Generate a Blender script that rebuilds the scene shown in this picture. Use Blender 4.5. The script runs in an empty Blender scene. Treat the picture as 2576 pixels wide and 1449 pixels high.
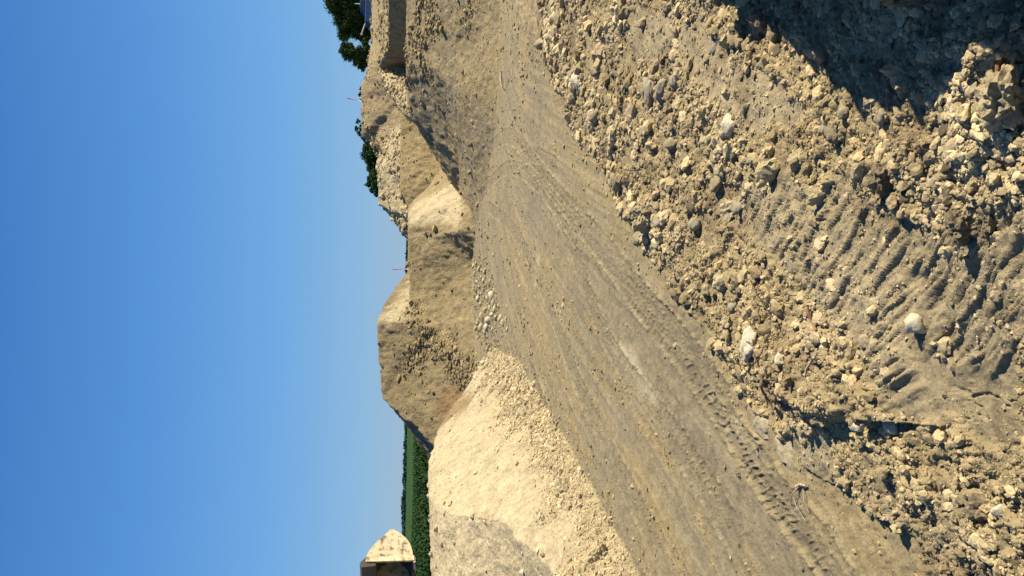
import bpy, math, random
import numpy as np
from mathutils import Vector, Matrix, Euler
from mathutils.geometry import delaunay_2d_cdt

scene = bpy.context.scene
COL = scene.collection
rng = np.random.default_rng(11)
random.seed(11)

# ------------------------------------------------------------------ camera, sky, sun, exposure
CAM_H, LENS = 3.3, 27.0
PITCH, ROLL = math.radians(-7.72), math.radians(1.0)
fwd = Vector((0, math.cos(PITCH), math.sin(PITCH)))
up0 = Vector((0, -math.sin(PITCH), math.cos(PITCH)))
rt0 = Vector((1, 0, 0))
up = up0 * math.cos(ROLL) - rt0 * math.sin(ROLL)
rt = rt0 * math.cos(ROLL) + up0 * math.sin(ROLL)
cam_data = bpy.data.cameras.new("camera")
cam = bpy.data.objects.new("camera", cam_data); COL.objects.link(cam)
# the phone was held on its side: image left is the world's up
m3 = Matrix((-up, rt, -fwd)).transposed()
cam.matrix_world = Matrix.Translation((0, 0, CAM_H)) @ m3.to_4x4()
cam_data.lens = LENS; cam_data.sensor_width = 36; cam_data.clip_start = 0.05; cam_data.clip_end = 6000
scene.camera = cam

SUN_EL, SUN_AZ = math.radians(41.5), math.radians(92)      # azimuth from +Y towards +X
world = bpy.data.worlds.new("World"); scene.world = world; world.use_nodes = True
wn = world.node_tree; bg = wn.nodes["Background"]
sky = wn.nodes.new("ShaderNodeTexSky"); sky.sky_type = 'NISHITA'; sky.sun_disc = False
sky.sun_elevation = SUN_EL; sky.sun_rotation = SUN_AZ
sky.air_density = 1.0; sky.dust_density = 0.0; sky.ozone_density = 1.6; sky.altitude = 600
# blend the physical sky with a measured zenith-to-horizon colour
tcw = wn.nodes.new("ShaderNodeTexCoord"); sx = wn.nodes.new("ShaderNodeSeparateXYZ"); wn.links.new(tcw.outputs["Generated"], sx.inputs[0])
cr = wn.nodes.new("ShaderNodeValToRGB"); wn.links.new(sx.outputs["Z"], cr.inputs[0])
e = cr.color_ramp.elements
e[0].position = 0.0; e[0].color = (.26, .43, .62, 1); e[1].position = 1.0; e[1].color = (.03, .11, .34, 1)
for p_, c_ in ((.05, (.225, .435, .69)), (.16, (.145, .38, .74)), (.30, (.085, .285, .68)), (.46, (.045, .19, .54)), (.7, (.03, .13, .42))):
    q_ = e.new(p_); q_.color = (*c_, 1)
bl = wn.nodes.new("ShaderNodeVectorMath"); bl.operation = 'SCALE'; bl.inputs["Scale"].default_value = .12
wn.links.new(sky.outputs[0], bl.inputs[0])
mxw = wn.nodes.new("ShaderNodeMix"); mxw.data_type = 'RGBA'; mxw.inputs["Factor"].default_value = .9
wn.links.new(bl.outputs[0], mxw.inputs[6]); wn.links.new(cr.outputs[0], mxw.inputs[7]); wn.links.new(mxw.outputs[2], bg.inputs[0]); bg.inputs[1].default_value = 0.53
sd = bpy.data.lights.new("sun", 'SUN'); sd.energy = 5.0; sd.angle = math.radians(0.5); sd.color = (1.0, 0.915, 0.76)
sun = bpy.data.objects.new("sun", sd); COL.objects.link(sun)
S = Vector((math.sin(SUN_AZ) * math.cos(SUN_EL), math.cos(SUN_AZ) * math.cos(SUN_EL), math.sin(SUN_EL)))
sun.rotation_euler = S.to_track_quat('Z', 'Y').to_euler(); sun.location = S * 50
scene.view_settings.view_transform = 'Standard'; scene.view_settings.look = 'None'
scene.view_settings.gamma = 1.0; scene.view_settings.exposure = 0.96
scene.cycles.max_bounces = 5; scene.cycles.diffuse_bounces = 3

# ------------------------------------------------------------------ survey helpers
FPX = 2576 * LENS / 36
def ray(u, v):
    d = fwd + rt * ((724.5 - v) / FPX) + up * ((1288 - u) / FPX)
    return d
def W(u, v, y):                       # sight line at distance y north of the camera
    d = ray(u, v); k = y / d.y
    return (d.x * k, y, CAM_H + d.z * k)
def G(u, v, z=0.0, dz=-0.06):         # sight line on a level z
    d = ray(u, v); k = (z - CAM_H) / d.z
    return (d.x * k, d.y * k, z + dz)

# ------------------------------------------------------------------ noise
def _h(ix, iy, s):
    n = (ix.astype(np.int64) * 374761393 + iy.astype(np.int64) * 668265263 + s * 1442695041) & 0x7fffffff
    n = ((n ^ (n >> 13)) * 1274126177) & 0x7fffffff
    n = ((n ^ (n >> 16)) * 69069 + 12345) & 0x7fffffff
    return ((n >> 8) & 0xffff) / 65535.0
def vnoise(x, y, s=0):
    ix = np.floor(x); iy = np.floor(y); fx = x - ix; fy = y - iy
    fx = fx * fx * fx * (fx * (fx * 6 - 15) + 10); fy = fy * fy * fy * (fy * (fy * 6 - 15) + 10)
    a = _h(ix, iy, s); b = _h(ix + 1, iy, s); c = _h(ix, iy + 1, s); d = _h(ix + 1, iy + 1, s)
    return (a * (1 - fx) + b * fx) * (1 - fy) + (c * (1 - fx) + d * fx) * fy
def fbm(x, y, s=0, o=4, g=0.5):
    t = 0; a = 1; n = 0
    for k in range(o):
        t = t + a * (vnoise(x * 2 ** k + 17.3 * k, y * 2 ** k - 9.1 * k, s + k) - 0.5); n += a; a *= g
    return t / n * 2
def worley(x, y, s=0, jitter=0.9):    # bump 0..1: rounded lumps, and a per-lump random
    ix = np.floor(x); iy = np.floor(y)
    best = np.full(x.shape, 9.0); rid = np.zeros(x.shape); sec = np.full(x.shape, 9.0)
    for i in (-1, 0, 1):
        for j in (-1, 0, 1):
            cx = ix + i; cy = iy + j
            px = cx + 0.5 + jitter * (_h(cx, cy, s) - 0.5); py = cy + 0.5 + jitter * (_h(cx, cy, s + 7) - 0.5)
            d = np.hypot(x - px, y - py)
            r = _h(cx, cy, s + 13)
            m = d < best
            sec = np.where(m, best, np.minimum(sec, d))
            rid = np.where(m, r, rid); best = np.where(m, d, best)
    return best, sec, rid
def sstep(a, b, x):
    t = np.clip((x - a) / (b - a), 0, 1); return t * t * (3 - 2 * t)

# ------------------------------------------------------------------ terrain grid (rings get wider with distance)
r = [0.55]
while r[-1] < 150:
    q = r[-1]
    r.append(q + q * (0.0042 if q < 16 else (0.0032 if q < 68 else 0.02)))
r = np.array(r)
th = np.concatenate([np.arange(-75, -25, 0.5), np.arange(-25, 25, 0.075), np.arange(25, 75.1, 0.5)])
th = np.radians(th)
R_, T_ = np.meshgrid(r, th, indexing='ij')
X = R_ * np.sin(T_); Y = R_ * np.cos(T_)
NR, NT = X.shape

XG, YG = X, Y
_wf = np.clip((R_ - 6) / 25, .15, 1)
WX = _wf * (.18 * fbm(X * .3, Y * .3, 201, 3) + .16 * fbm(X * 1.1, Y * 1.1, 202, 3) + .12 * fbm(X * 4, Y * 4, 205, 2))
WY = _wf * (.18 * fbm(X * .3, Y * .3, 203, 3) + .16 * fbm(X * 1.1, Y * 1.1, 204, 3) + .12 * fbm(X * 4, Y * 4, 206, 2))
def tin(points, lines):
    X = XG + WX; Y = YG + WY
    """heights of a faceted mound given by surveyed points; -inf outside"""
    co = [Vector((p[0], p[1])) for p in points]
    ed = []
    for ln in lines:
        ed += [(ln[i], ln[i + 1]) for i in range(len(ln) - 1)]
    vs, es, fs, ov, oe, of = delaunay_2d_cdt(co, ed, [], 0, 1e-4)
    zs = []
    for i, o in enumerate(ov):
        if len(o): zs.append(points[o[0]][2])
        else:
            d = [((Vector(p[:2]) - vs[i]).length, p[2]) for p in points]; d.sort(); zs.append(d[0][1])
    H = np.full(X.shape, -50.0)
    for f in fs:
        if len(f) != 3: continue
        a, b, c = (vs[k] for k in f); za, zb, zc = (zs[k] for k in f)
        x0, x1 = min(a.x, b.x, c.x), max(a.x, b.x, c.x); y0, y1 = min(a.y, b.y, c.y), max(a.y, b.y, c.y)
        idx = np.nonzero((X >= x0) & (X <= x1) & (Y >= y0) & (Y <= y1))
        if len(idx[0]) == 0: continue
        px = X[idx]; py = Y[idx]
        den = (b.y - c.y) * (a.x - c.x) + (c.x - b.x) * (a.y - c.y)
        if abs(den) < 1e-9: continue
        w0 = ((b.y - c.y) * (px - c.x) + (c.x - b.x) * (py - c.y)) / den
        w1 = ((c.y - a.y) * (px - c.x) + (a.x - c.x) * (py - c.y)) / den
        w2 = 1 - w0 - w1
        ok = (w0 >= -1e-6) & (w1 >= -1e-6) & (w2 >= -1e-6)
        z = w0 * za + w1 * zb + w2 * zc
        H[idx[0][ok], idx[1][ok]] = np.maximum(H[idx[0][ok], idx[1][ok]], z[ok])
    return H

def mound(*lines):                    # polylines of surveyed points -> heights
    pts = []; ln = []
    for l in lines:
        row = []
        for p in l:
            for k, q in enumerate(pts):
                if abs(q[0] - p[0]) + abs(q[1] - p[1]) < 1e-4: row.append(k); break
            else:
                pts.append(p); row.append(len(pts) - 1)
        ln.append(row)
    return tin(pts, ln)

# left mound beside the road
k0 = W(1080, 1203, 20.5); k05 = W(1107, 1288, 18.2)
k1 = W(1183, 1298, 16.6); k2 = W(1270, 1314, 15.2); k3 = W(1386, 1432, 13.0)
HL = mound([G(1240, 868), G(1300, 900), G(1330, 955), G(1390, 1040), G(1440, 1130), G(1500, 1230), G(1560, 1345), G(1615, 1449), G(1700, 1600)],
           [W(1215, 900, 29.4), W(1150, 1010, 27.4), W(1100, 1085, 25.8), W(1079, 1165, 23.5), k0, W(1083, 1260, 19.5), W(1084, 1350, 19), W(1087, 1449, 18.6), W(1090, 1750, 17.6)],
           [W(1083, 1260, 19.5), k05, k1, k2, k3],
           [G(1470, 1449, 0.4), (-7.0, 13.2, 0.3), (-12, 12, -.06)],
           [(-6.5, 31, -.06), (-9, 27, .4), (-12, 24, .2), (-16, 22, -.06)])
HL2 = mound([G(1500, 1240), G(1560, 1345), G(1615, 1449), G(1700, 1600)],
            [W(1430, 1375, 12.4), W(1400, 1440, 11.7), W(1400, 1550, 10.6), W(1420, 1700, 9.6)],
            [W(1420, 1330, 13.6), W(1386, 1440, 13.0), (-7.0, 12, .3), (-7.5, 9.5, -.06)])
# far mound with the flat top, left of the middle
HA = mound([W(948, 806, 45), W(953, 900, 45.2), W(960, 1000, 45), W(985, 1022, 45.4), W(1003, 1050, 45.8), W(1040, 1093, 46.3), W(1080, 1152, 47), W(1125, 1215, 47.6)],
           [W(948, 806, 45), W(964, 768, 45.6), W(1000, 722, 46.5), W(1035, 676, 47.4), W(1060, 640, 48)],
           [W(948, 806, 45), W(1035, 814, 42.6), W(1120, 815, 41)],
           [G(1192, 815), G(1196, 960), G(1192, 1080), G(1190, 1200)],
           [(-1.8, 52, 4.8), (-7, 52, 4.6)], [(1.2, 53, 2.8)], [(-12.5, 53, -.06), (-7, 58, -.06), (-1, 58, -.06), (4, 56, -.06)])
T1 = W(1027, 562, 44.2); B1 = W(1118, 583, 41.2); B2 = W(1154, 577, 39.2)
HB = mound([W(1033, 900, 43.4), W(1032, 800, 44), W(1031, 680, 44.2), T1],
           [T1, B1, B2, G(1196, 592)],
           [T1, W(1028, 526, 48), W(1070, 478, 47.6), W(1114, 427, 47), (7.9, 46.8, .6)],
           [B2, W(1160, 495, 41), W(1135, 456, 44), W(1114, 427, 47)],
           [G(1190, 960), G(1193, 860), G(1190, 760), G(1188, 660), G(1196, 592), (4.6, 39.2, -.06)],
           [(-5, 53, 3.2), (0, 53, 3.3), (4, 52.5, 3.1)], [(-5, 58, -.06), (3, 58, -.06), (9, 52, -.06)])
# gentle bank rising to the right of the road
HR = mound([W(1006, -1000, 30), W(1010, -300, 35), W(1014, 0, 38), W(1016, 150, 39), W(1018, 262, 41), W(1031, 300, 41.0), W(1062, 352, 41.8), W(1110, 424, 43.2), W(1132, 452, 43.2), W(1150, 480, 42.2), W(1163, 530, 41.5)],
           [G(1280, -1000), G(1268, -300), G(1262, 0), G(1256, 200), G(1246, 330), G(1232, 430), G(1212, 520), G(1192, 585)],
           [W(1100, -300, 33), W(1100, 0, 33.5), W(1104, 180, 34.5)], [W(1150, 400, 38.5), W(1175, 480, 38)],
           [(31, 37, .4), (17.5, 42, .4), (12, 46, .4), (10.5, 49, .3), (8.8, 52, .2), (7.2, 51, .2), (5.6, 44.5, -.06)])
HR = np.where(HR > -1, .5 * (HR + np.sqrt(HR * HR + .12)) - .14, HR)
HC = mound([W(1004, 236, 57), W(1007, 300, 57), W(1008, 400, 57), W(1009, 480, 57), W(1030, 526, 56.6), W(1060, 560, 56.6)],
           [W(1124, 236, 52.6), W(1124, 300, 52.8), W(1124, 440, 52.6), W(1135, 560, 52)],
           [(13, 61, 4), (6, 61, 4)])
DC = W(953, 437, 60)
HD = mound([DC, W(953, 515, 60), W(975, 537, 60.2), W(1003, 567, 60.6), W(1027, 606, 61), W(1060, 650, 62)],
           [DC, W(951, 392, 62), W(972, 362, 62.5), W(988, 327, 62), W(1012, 290, 61.5)],
           [DC, W(1009, 434, 58), W(1050, 434, 57)],
           [W(1050, 300, 57), W(1060, 560, 56), W(1060, 640, 57)],
           [(9, 68, 5), (7, 68, 5), (4, 66, 1)])
# pit corner with the shaded wall
P1 = W(979, 0, 46); P2 = W(978, 118, 54.5); P3 = W(954, 174, 58)
HK = mound([W(975, -600, 40), P1, W(978, 60, 50), P2, W(963, 150, 56.5), P3],
           [W(1022, -600, 38), W(1030, 14, 45.6), W(1030, 78, 50), W(1028, 172, 57.2)],
           [(45, 44, 4.5), (30, 55, 5), (26, 62, 5.4), (22, 66, 5.6)])
HG = mound([P3, W(956, 187, 57.4), W(979, 227, 55.6), W(1003, 266, 53.6), W(1020, 290, 52.6)],
           [W(1028, 172, 57.2), W(1040, 210, 54), W(1040, 262, 51.2), W(1042, 292, 51)],
           [(15.5, 64, 5), (11, 60, .6)])
# high ground behind on the right, with trees on it
sk = [(942, -900), (939, -100), (938, 20), (938, 104), (931, 134), (921, 187), (908, 216), (909, 250), (910, 334), (930, 356), (951, 388), (1000, 450), (1040, 500)]
HE = mound([W(u, v, 66) for u, v in sk],
           [W(972, -900, 60.5), W(972, 0, 61), W(968, 120, 61.5), W(985, 187, 61), W(1012, 240, 60.5), W(1012, 400, 60.5), W(1055, 480, 62)],
           [(55, 70, 6.6), (30, 72, 6.5), (22, 72, 7.1), (14, 72, 7.0), (11.5, 72, 5.6), (8.5, 72, 3), (5.5, 72, .4)],
           [(70, 94, 8.0), (45, 94, 8.0), (34, 94, 8.0), (20, 94, 7.4), (12, 94, 5)], [(110, 140, 8.0), (60, 140, 8.0), (40, 140, 8.0), (25, 140, 6.6), (15, 140, 5), (8, 140, .4)])

# foreground: slope of rubble below the berm the photographer stands on
FOOT = [G(1285, -500), G(1275, -60), G(1300, 60), G(1370, 150), G(1420, 250), G(1445, 340), G(1530, 440), G(1580, 560), G(1640, 650), G(1720, 740),
        G(1795, 840), G(1845, 940), G(1900, 1050), G(2000, 1150), G(2130, 1200), G(2200, 1290), G(2325, 1370), G(2330, 1470), G(2500, 1700), G(2600, 2400)]
FOOT = np.array([(p[0], p[1]) for p in FOOT])
def pdist(poly, x=None, y=None, closed=False):
    """unsigned distance to a polyline, arclength of the nearest point and side (+ = left of travel)"""
    x = X if x is None else x; y = Y if y is None else y
    best = np.full(x.shape, 1e9); arc = np.zeros(x.shape); side = np.zeros(x.shape); L = 0
    n = len(poly)
    for i in range(n if closed else n - 1):
        a = poly[i]; b = poly[(i + 1) % n]; dx, dy = b[0] - a[0], b[1] - a[1]; l2 = dx * dx + dy * dy + 1e-12
        t = np.clip(((x - a[0]) * dx + (y - a[1]) * dy) / l2, 0, 1)
        ex = x - a[0] - t * dx; ey = y - a[1] - t * dy
        d = np.hypot(ex, ey); m = d < best
        best = np.where(m, d, best); arc = np.where(m, L + t * math.sqrt(l2), arc)
        side = np.where(m, np.sign(dx * ey - dy * ex), side); L += math.sqrt(l2)
    return best, arc, side
def inside(poly, x=None, y=None):
    x = X if x is None else x; y = Y if y is None else y
    c = np.zeros(x.shape, bool); n = len(poly)
    for i in range(n):
        x0, y0 = poly[i][:2]; x1, y1 = poly[(i + 1) % n][:2]
        if y0 == y1: continue
        k = ((y0 > y) != (y1 > y)) & (x < (x1 - x0) * (y - y0) / (y1 - y0) + x0)
        c ^= k
    return c
wob = 0.22 * fbm(X * 0.9, Y * 0.9, 50, 3)
fd, farc, fside = pdist(FOOT)
fin = inside(list(map(tuple, FOOT)) + [(-8, -8), (40, -8), (60, 20)])
FD = np.where(fin, fd, -fd) + wob * np.clip(R_ / 8, .3, 1)              # + = on the rubble side
rr = np.hypot(X * 0.8, Y)
berm = 1.2 * (1 - sstep(0.6, 8.2, rr)) + 0.0
HF = berm * (.12 * sstep(-0.05, .6, FD) + .88 * sstep(0, 5.2, FD)) + 0.05 * sstep(-.1, .5, FD) + 0.05 * sstep(8, 12, R_) * sstep(0, 1.5, FD)
# broken step with an undercut look near the track
STEP = [G(1890, 930, .25), G(1945, 1005, .25), G(2020, 1045, .3), (G(2110, 1056, .4))]
STEP = np.array([(p[0], p[1]) for p in STEP])
sd_, sa_, ss_ = pdist(STEP)
sdd = sd_ * ss_
# heap on the right, shaded side towards us
NC = np.array([(1.0, -0.2), (1.2, 1.1), (1.55, 2.2), (1.98, 3.2), (2.5, 4.3), (3.05, 5.6), (3.75, 7.2), (4.6, 9.0), (5.4, 10.3)])
nd, na, ns = pdist(NC)
right = np.where(ns < 0, nd, -nd)
nh = np.interp(Y, [-1, 1.2, 2.2, 3.2, 4.5, 6, 9, 11], [.50, .60, .74, .92, 1.18, 1.1, .8, .0])
nw = 0.25 * fbm(X * 1.3, Y * 1.3, 71, 3)
HN = HF + nh * sstep(-0.62, 0.12, right + nw)
Z = np.zeros_like(X)
own = np.zeros(X.shape, int)
HA, HB, HC = (np.where(H > -1, .5 * (H + np.sqrt(H * H + .10)) - .155 * np.exp(-np.clip(H, 0, 9) / .6), H) for H in (HA, HB, HC))
for k, H in enumerate([HF, HL, HL2, HA, HB, HR, HC, HD, HK, HG, HE], 1):
    m = H > Z + 1e-4
    Z = np.where(m, H, Z); own = np.where(m, k, own)
m = (HN > Z + 0.05) & (own <= 1); Z = np.maximum(Z, np.where(own <= 1, HN, Z)); own = np.where(m, 11 + 1, own)
own = np.where((own == 1) & (FD < 0), 0, own)
Zs = Z.copy()
# broken step
stepmask = np.exp(-(sd_ / 1.1) ** 2) * (Y < 9)

cell = R_ * 0.0042
lnR0 = np.log(r)
def zat(x, y, F=None):
    """bilinear look-up of the terrain grid"""
    F = Z if F is None else F
    x = np.atleast_1d(np.asarray(x, float)); y = np.atleast_1d(np.asarray(y, float))
    rr_ = np.hypot(x, y); tt = np.arctan2(x, y)
    i = np.clip(np.searchsorted(r, rr_) - 1, 0, NR - 2); j = np.clip(np.searchsorted(th, tt) - 1, 0, NT - 2)
    a = np.clip((rr_ - r[i]) / (r[i + 1] - r[i]), 0, 1); b = np.clip((tt - th[j]) / (th[j + 1] - th[j]), 0, 1)
    return (F[i, j] * (1 - a) + F[i + 1, j] * a) * (1 - b) + (F[i, j + 1] * (1 - a) + F[i + 1, j + 1] * a) * b
def hit(u, v):
    """where a sight line meets the terrain"""
    d = ray(u, v); t = np.exp(np.linspace(math.log(0.8), math.log(120), 1400))
    x, y, z = d.x * t, d.y * t, CAM_H + d.z * t
    below = z < zat(x, y)
    if not below.any(): return None
    k = int(np.argmax(below)); 
    if k == 0: k = 1
    t0, t1 = t[k - 1], t[k]; tm = (t0 + t1) / 2
    for _ in range(12):
        tm = (t0 + t1) / 2
        if CAM_H + d.z * tm < zat(d.x * tm, d.y * tm)[0]: t1 = tm
        else: t0 = tm
    return (d.x * tm, d.y * tm, float(zat(d.x * tm, d.y * tm)[0]))
def zone(pts, feather=0.3, wobble=0.3, sc=1.0, seed=90):
    P = [hit(u, v) for u, v in pts]; P = [(p[0], p[1]) for p in P if p]
    d, _, _ = pdist(P, closed=True); i = inside(P)
    s = np.where(i, d, -d) + wobble * fbm(X * sc, Y * sc, seed, 3)
    return sstep(-feather, feather, s)

# ------------------------------------------------------------------ ground cover of each zone: rubble, colour
f1 = fbm(X * .35, Y * .35, 1, 4); f2 = fbm(X * 1.2, Y * 1.2, 2, 4); f3 = fbm(X * 4, Y * 4, 3, 4); f4 = fbm(X * 13, Y * 13, 4, 3)
onroad = (own == 0)
isf = (own == 1) | (own == 12)
Z = Z + np.where(isf, 0.15 * sstep(-.05, .06, sdd + .05 * f3) * np.exp(-(sd_ / .5) ** 2) * sstep(.0, .5, FD), 0)

rub = np.zeros_like(X)
scr = zone([(1860, 470), (2130, 470), (2290, 620), (2576, 560), (2576, 980), (2260, 1000), (2170, 900), (2060, 740), (1930, 610)], .12, .25, 2.0)
smo = np.maximum.reduce([
    zone([(1720, 60), (1760, 40), (1900, 180), (2000, 240), (2020, 300), (1860, 330), (1780, 250), (1720, 150)], .08, .15, 3),
    zone([(1980, 1100), (2080, 1100), (2140, 1200), (2060, 1230), (1960, 1200)], .06, .1, 3),
    zone([(2250, 900), (2576, 900), (2576, 1130), (2380, 1080), (2280, 1010)], .06, .15, 3),
    zone([(1560, 30), (1700, 30), (1690, 140), (1590, 150)], .1, .2, 2)])
rub = np.where(isf, 0.92, rub)
rub = rub * (1 - .72 * scr * isf) * (1 - .75 * smo * isf) * np.where(isf, 1 - .45 * sstep(.15, .5, fbm(X * 1.6, Y * 1.6, 33, 3)), 1)
Lf = np.array([G(1240, 868), G(1300, 900), G(1330, 955), G(1390, 1040), G(1440, 1130), G(1500, 1230), G(1560, 1345), G(1615, 1449), G(1700, 1600)])[:, :2]
ld, la, ls = pdist(Lf)
isL = (own == 2) | (own == 3)
rub = np.where(isL, .07 + .88 * (1 - sstep(.4, 1.25, ld + .7 * f2)), rub)
rubL = np.where(onroad, .75 * (1 - sstep(.05, .55, ld + .15 * f3)), 0)
rub = np.maximum(rub, rubL)
diag = zone([(1038, 770), (1062, 765), (1110, 850), (1165, 900), (1194, 950), (1190, 1010), (1150, 985), (1110, 930), (1060, 900), (1045, 840)], .3, .8, .8)
patchA = zone([(985, 860), (1060, 870), (1120, 980), (1085, 1030), (1010, 960)], .4, 1.2, .8)
rub = np.where((own == 4) | (own == 5), np.clip(.10 + .85 * diag + .5 * patchA * sstep(-.2, .4, f2), 0, 1), rub)
bs = zone([(1186, 652), (1215, 636), (1245, 700), (1280, 850), (1245, 885), (1218, 890), (1195, 820), (1190, 740)], .25, .4, 1)
rub = np.maximum(rub, bs * ((own == 0) | (own == 5) | (own == 4)))
rub = np.where(own == 6, (.08 + .5 * sstep(.05, .45, f1 * .7 + f2 * .6) + .2 * sstep(0, .3, f2)) * sstep(7.5, 11, X) * sstep(0, 1.6, Z), rub)
rub = np.where(own == 7, .06, rub); rub = np.where(own == 8, .3 + .4 * sstep(0, .3, f2), rub)
rub = np.where((own == 9), .3, rub); rub = np.where(own == 10, .95, rub)
rub = np.where(own == 11, .15 + .55 * sstep(.0, .4, f2 + f1), rub)
rubRoad = .10 + .35 * sstep(.25, .6, f1 + f2 * .7) + .35 * (1 - sstep(0, 1.6, -FD))
rub = np.where(onroad, np.maximum(rub, np.where(R_ > 20, rubRoad, .06 + .4 * (1 - sstep(0, .7, -FD)))), rub)
brown = zone([(1100, 972), (1185, 975), (1195, 1010), (1110, 1075), (1088, 1040)], .3, .5, 1.2)

# tyre tracks and wheel lines on the road
def path(px):
    P = [hit(u, v) for u, v in px]; P = np.array([(p[0], p[1]) for p in P if p])
    # smooth
    for _ in range(2):
        q = [P[0]]
        for i in range(len(P) - 1): q += [P[i] * .75 + P[i + 1] * .25, P[i] * .25 + P[i + 1] * .75]
        q.append(P[-1]); P = np.array(q)
    return P
tA = path([(1160, 475), (1195, 425), (1240, 365), (1268, 340), (1300, 348), (1355, 430), (1416, 507), (1480, 580), (1543, 655), (1592, 729), (1655, 803), (1716, 877), (1770, 950), (1815, 1015)])
tA2 = path([(1775, 985), (1850, 1085), (1890, 1150), (1961, 1255), (2048, 1352), (2095, 1430), (2180, 1560)])
tB = path([(1185, 535), (1225, 470), (1262, 425), (1300, 420), (1350, 455), (1410, 530), (1450, 600)])
lug = np.zeros_like(X); trk = np.zeros_like(X); edge = np.zeros_like(X)
tC = path([(1430, 1449), (1400, 1200), (1350, 980), (1310, 800), (1275, 640), (1262, 520), (1285, 420), (1340, 380), (1400, 420)])
tD = path([(1700, 1449), (1590, 1250), (1490, 1050), (1420, 880), (1380, 760), (1330, 640), (1280, 560), (1230, 520)])
tE = path([(1900, 1449), (1780, 1220), (1660, 1050), (1560, 920), (1500, 800), (1450, 650), (1400, 520), (1340, 430), (1290, 390)])
for P, w, ph, amp in ((tC, .22, .14, .75), (tD, .24, .14, .75), (tE, .22, .13, .7), (tA, .28, .16, 1.0), (tA2, .21, .10, 1.35), (tB, .24, .15, 1.0)):
    d, a, s = pdist(P); t = d * s
    ins = 1 - sstep(w - .02, w + .03, d)
    fade = sstep(0, .6, a) * (0.55 + .6 * sstep(-.4, .3, fbm(a * .8, t * 2, 61, 2)))
    ch1 = np.abs(np.sin((a + .8 * np.abs(t) + .05 * fbm(a * 3, t * 9, 64, 2)) * math.pi / ph)); ch2 = np.abs(np.sin((t + .03 * fbm(a * 4, t * 4, 65, 2)) * math.pi / (w * .5)))
    lg = np.maximum(1 - sstep(.08, .42, ch1), .7 * (1 - sstep(.08, .4, ch2))) * ins * sstep(-.45, .1, fbm(a * 7, t * 10, 63, 2))
    lug += amp * fade * lg * .6; trk = np.maximum(trk, ins * fade)
    edge += amp * fade * np.exp(-((d - w - .02) / .035) ** 2) * (.5 + .9 * vnoise(a * 14, s * 3, 5))
road_ok = (own == 0) | ((own == 6))
lugfade = 1.0
Z = Z + road_ok * (-.012 * trk + .034 * lug + .020 * edge * sstep(-.2, .2, f4))
# lighter ridges squeezed up by the tread
# streaks along the road
rc = path([(1240, 300), (1255, 420), (1290, 560), (1350, 700), (1430, 850), (1530, 1010), (1640, 1180), (1790, 1449), (1900, 1650)])
cd_, ca, cs = pdist(rc); ct = cd_ * cs
ribs = fbm(ct * 6 + .5 * f1, ca * .22, 21, 4); ribs2 = fbm(ct * 17, ca * .5, 22, 3)
rutm = onroad * sstep(.6, -.2, FD) * 1.0
Z = Z + rutm * (.014 * ribs + .004 * ribs2 + .006 * fbm(X * 7, Y * 7, 23, 3)) * (R_ < 45)
crumbs = np.zeros_like(X)
for px in ([(1350, 735), (1420, 800), (1500, 900), (1600, 1000), (1680, 1080), (1760, 1180), (1830, 1290), (1900, 1449)],
           [(1290, 760), (1340, 830), (1400, 920), (1480, 1040), (1560, 1160), (1640, 1290), (1720, 1449)],
           [(1340, 700), (1440, 770), (1500, 830)],
           [(1460, 900), (1540, 980), (1610, 1060), (1690, 1160), (1760, 1290), (1800, 1449)],
           [(1300, 800), (1360, 930), (1440, 1080), (1540, 1240), (1640, 1449)]):
    d, a, s = pdist(path(px))
    crumbs = np.maximum(crumbs, np.exp(-(d / (.10 + .06 * vnoise(a, a * 0, 8))) ** 2) * sstep(.3, .6, vnoise(a * 1.4, d * 3, 9)))
crumbs *= onroad
rub = np.maximum(rub, crumbs * .9 * (R_ > 3))

# scrapes left by a bucket on the near slope
sA = fbm((X * .80 + Y * .6) * 15, (X * -.6 + Y * .80) * 1.7, 41, 3)
Z = Z + isf * scr * sstep(-.7, .0, fbm(X * 2.4, Y * 2.4, 46, 3)) * (.023 * sstep(-.05, .12, sA) + .010 * sstep(-.35, -.2, sA) + .012 * fbm((X * .80 + Y * .6) * 32, (X * -.6 + Y * .8) * 4, 42, 2))
sB = fbm(X * 4, Y * 24, 44, 3)
_b, _b2, _r = worley(X * 3.2 + .5 * f2 + .12 * f4, Y * 3.2 + .5 * f3, 47)
Z = Z - isf * np.maximum(scr, smo) * .016 * (1 - sstep(.015, .06, _b2 - _b)) * sstep(-.2, .2, fbm(X * 1.1, Y * 1.1, 48, 2)) * (R_ < 6)
Z = Z + isf * smo * .012 * sB
# lumps
amp = np.where(isf, 1.0, np.where(own == 0, .35, .8))
Z = Z + .05 * f1 * (own > 1) * sstep(0, 1, Z) + np.where(isf, .06, .03) * f2 * np.where(own == 0, .3, 1) + .020 * f3 * np.where(own == 0, .3, 1) + .006 * f4 * (R_ < 30)
Zl = np.zeros_like(X); lumpc = np.zeros_like(X)
for s_, sd0, am in ((.55, 101, .07), (.26, 102, .12), (.13, 103, .24), (.065, 104, .34), (.034, 105, .40), (.018, 106, .4)):
    wx = X / s_ + .35 * f3; wy = Y / s_ + .35 * f4
    b, b2, rid = worley(wx, wy, sd0)
    on = rid < (.22 + .55 * rub)
    h = np.sqrt(np.clip(1 - (b / (.38 + .30 * rid)) ** 2, 0, 1)) * on
    vis = sstep(1.6, 3.2, s_ / cell)
    if s_ > .3: h = h * (own != 0) * .7
    Zl += h * s_ * am * vis * rub * np.where(onroad & (s_ > .09), .25, 1)
    lumpc += (rid - .3) * (h > .2) * rub * vis * .25
Z = Z + Zl
crust = fbm(X * 2.2 + Y * .8, Y * 5.5, 77, 4)
Z = Z + (own > 1) * (own < 12) * .035 * np.abs(crust) * sstep(.2, 1.0, Z)

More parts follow.
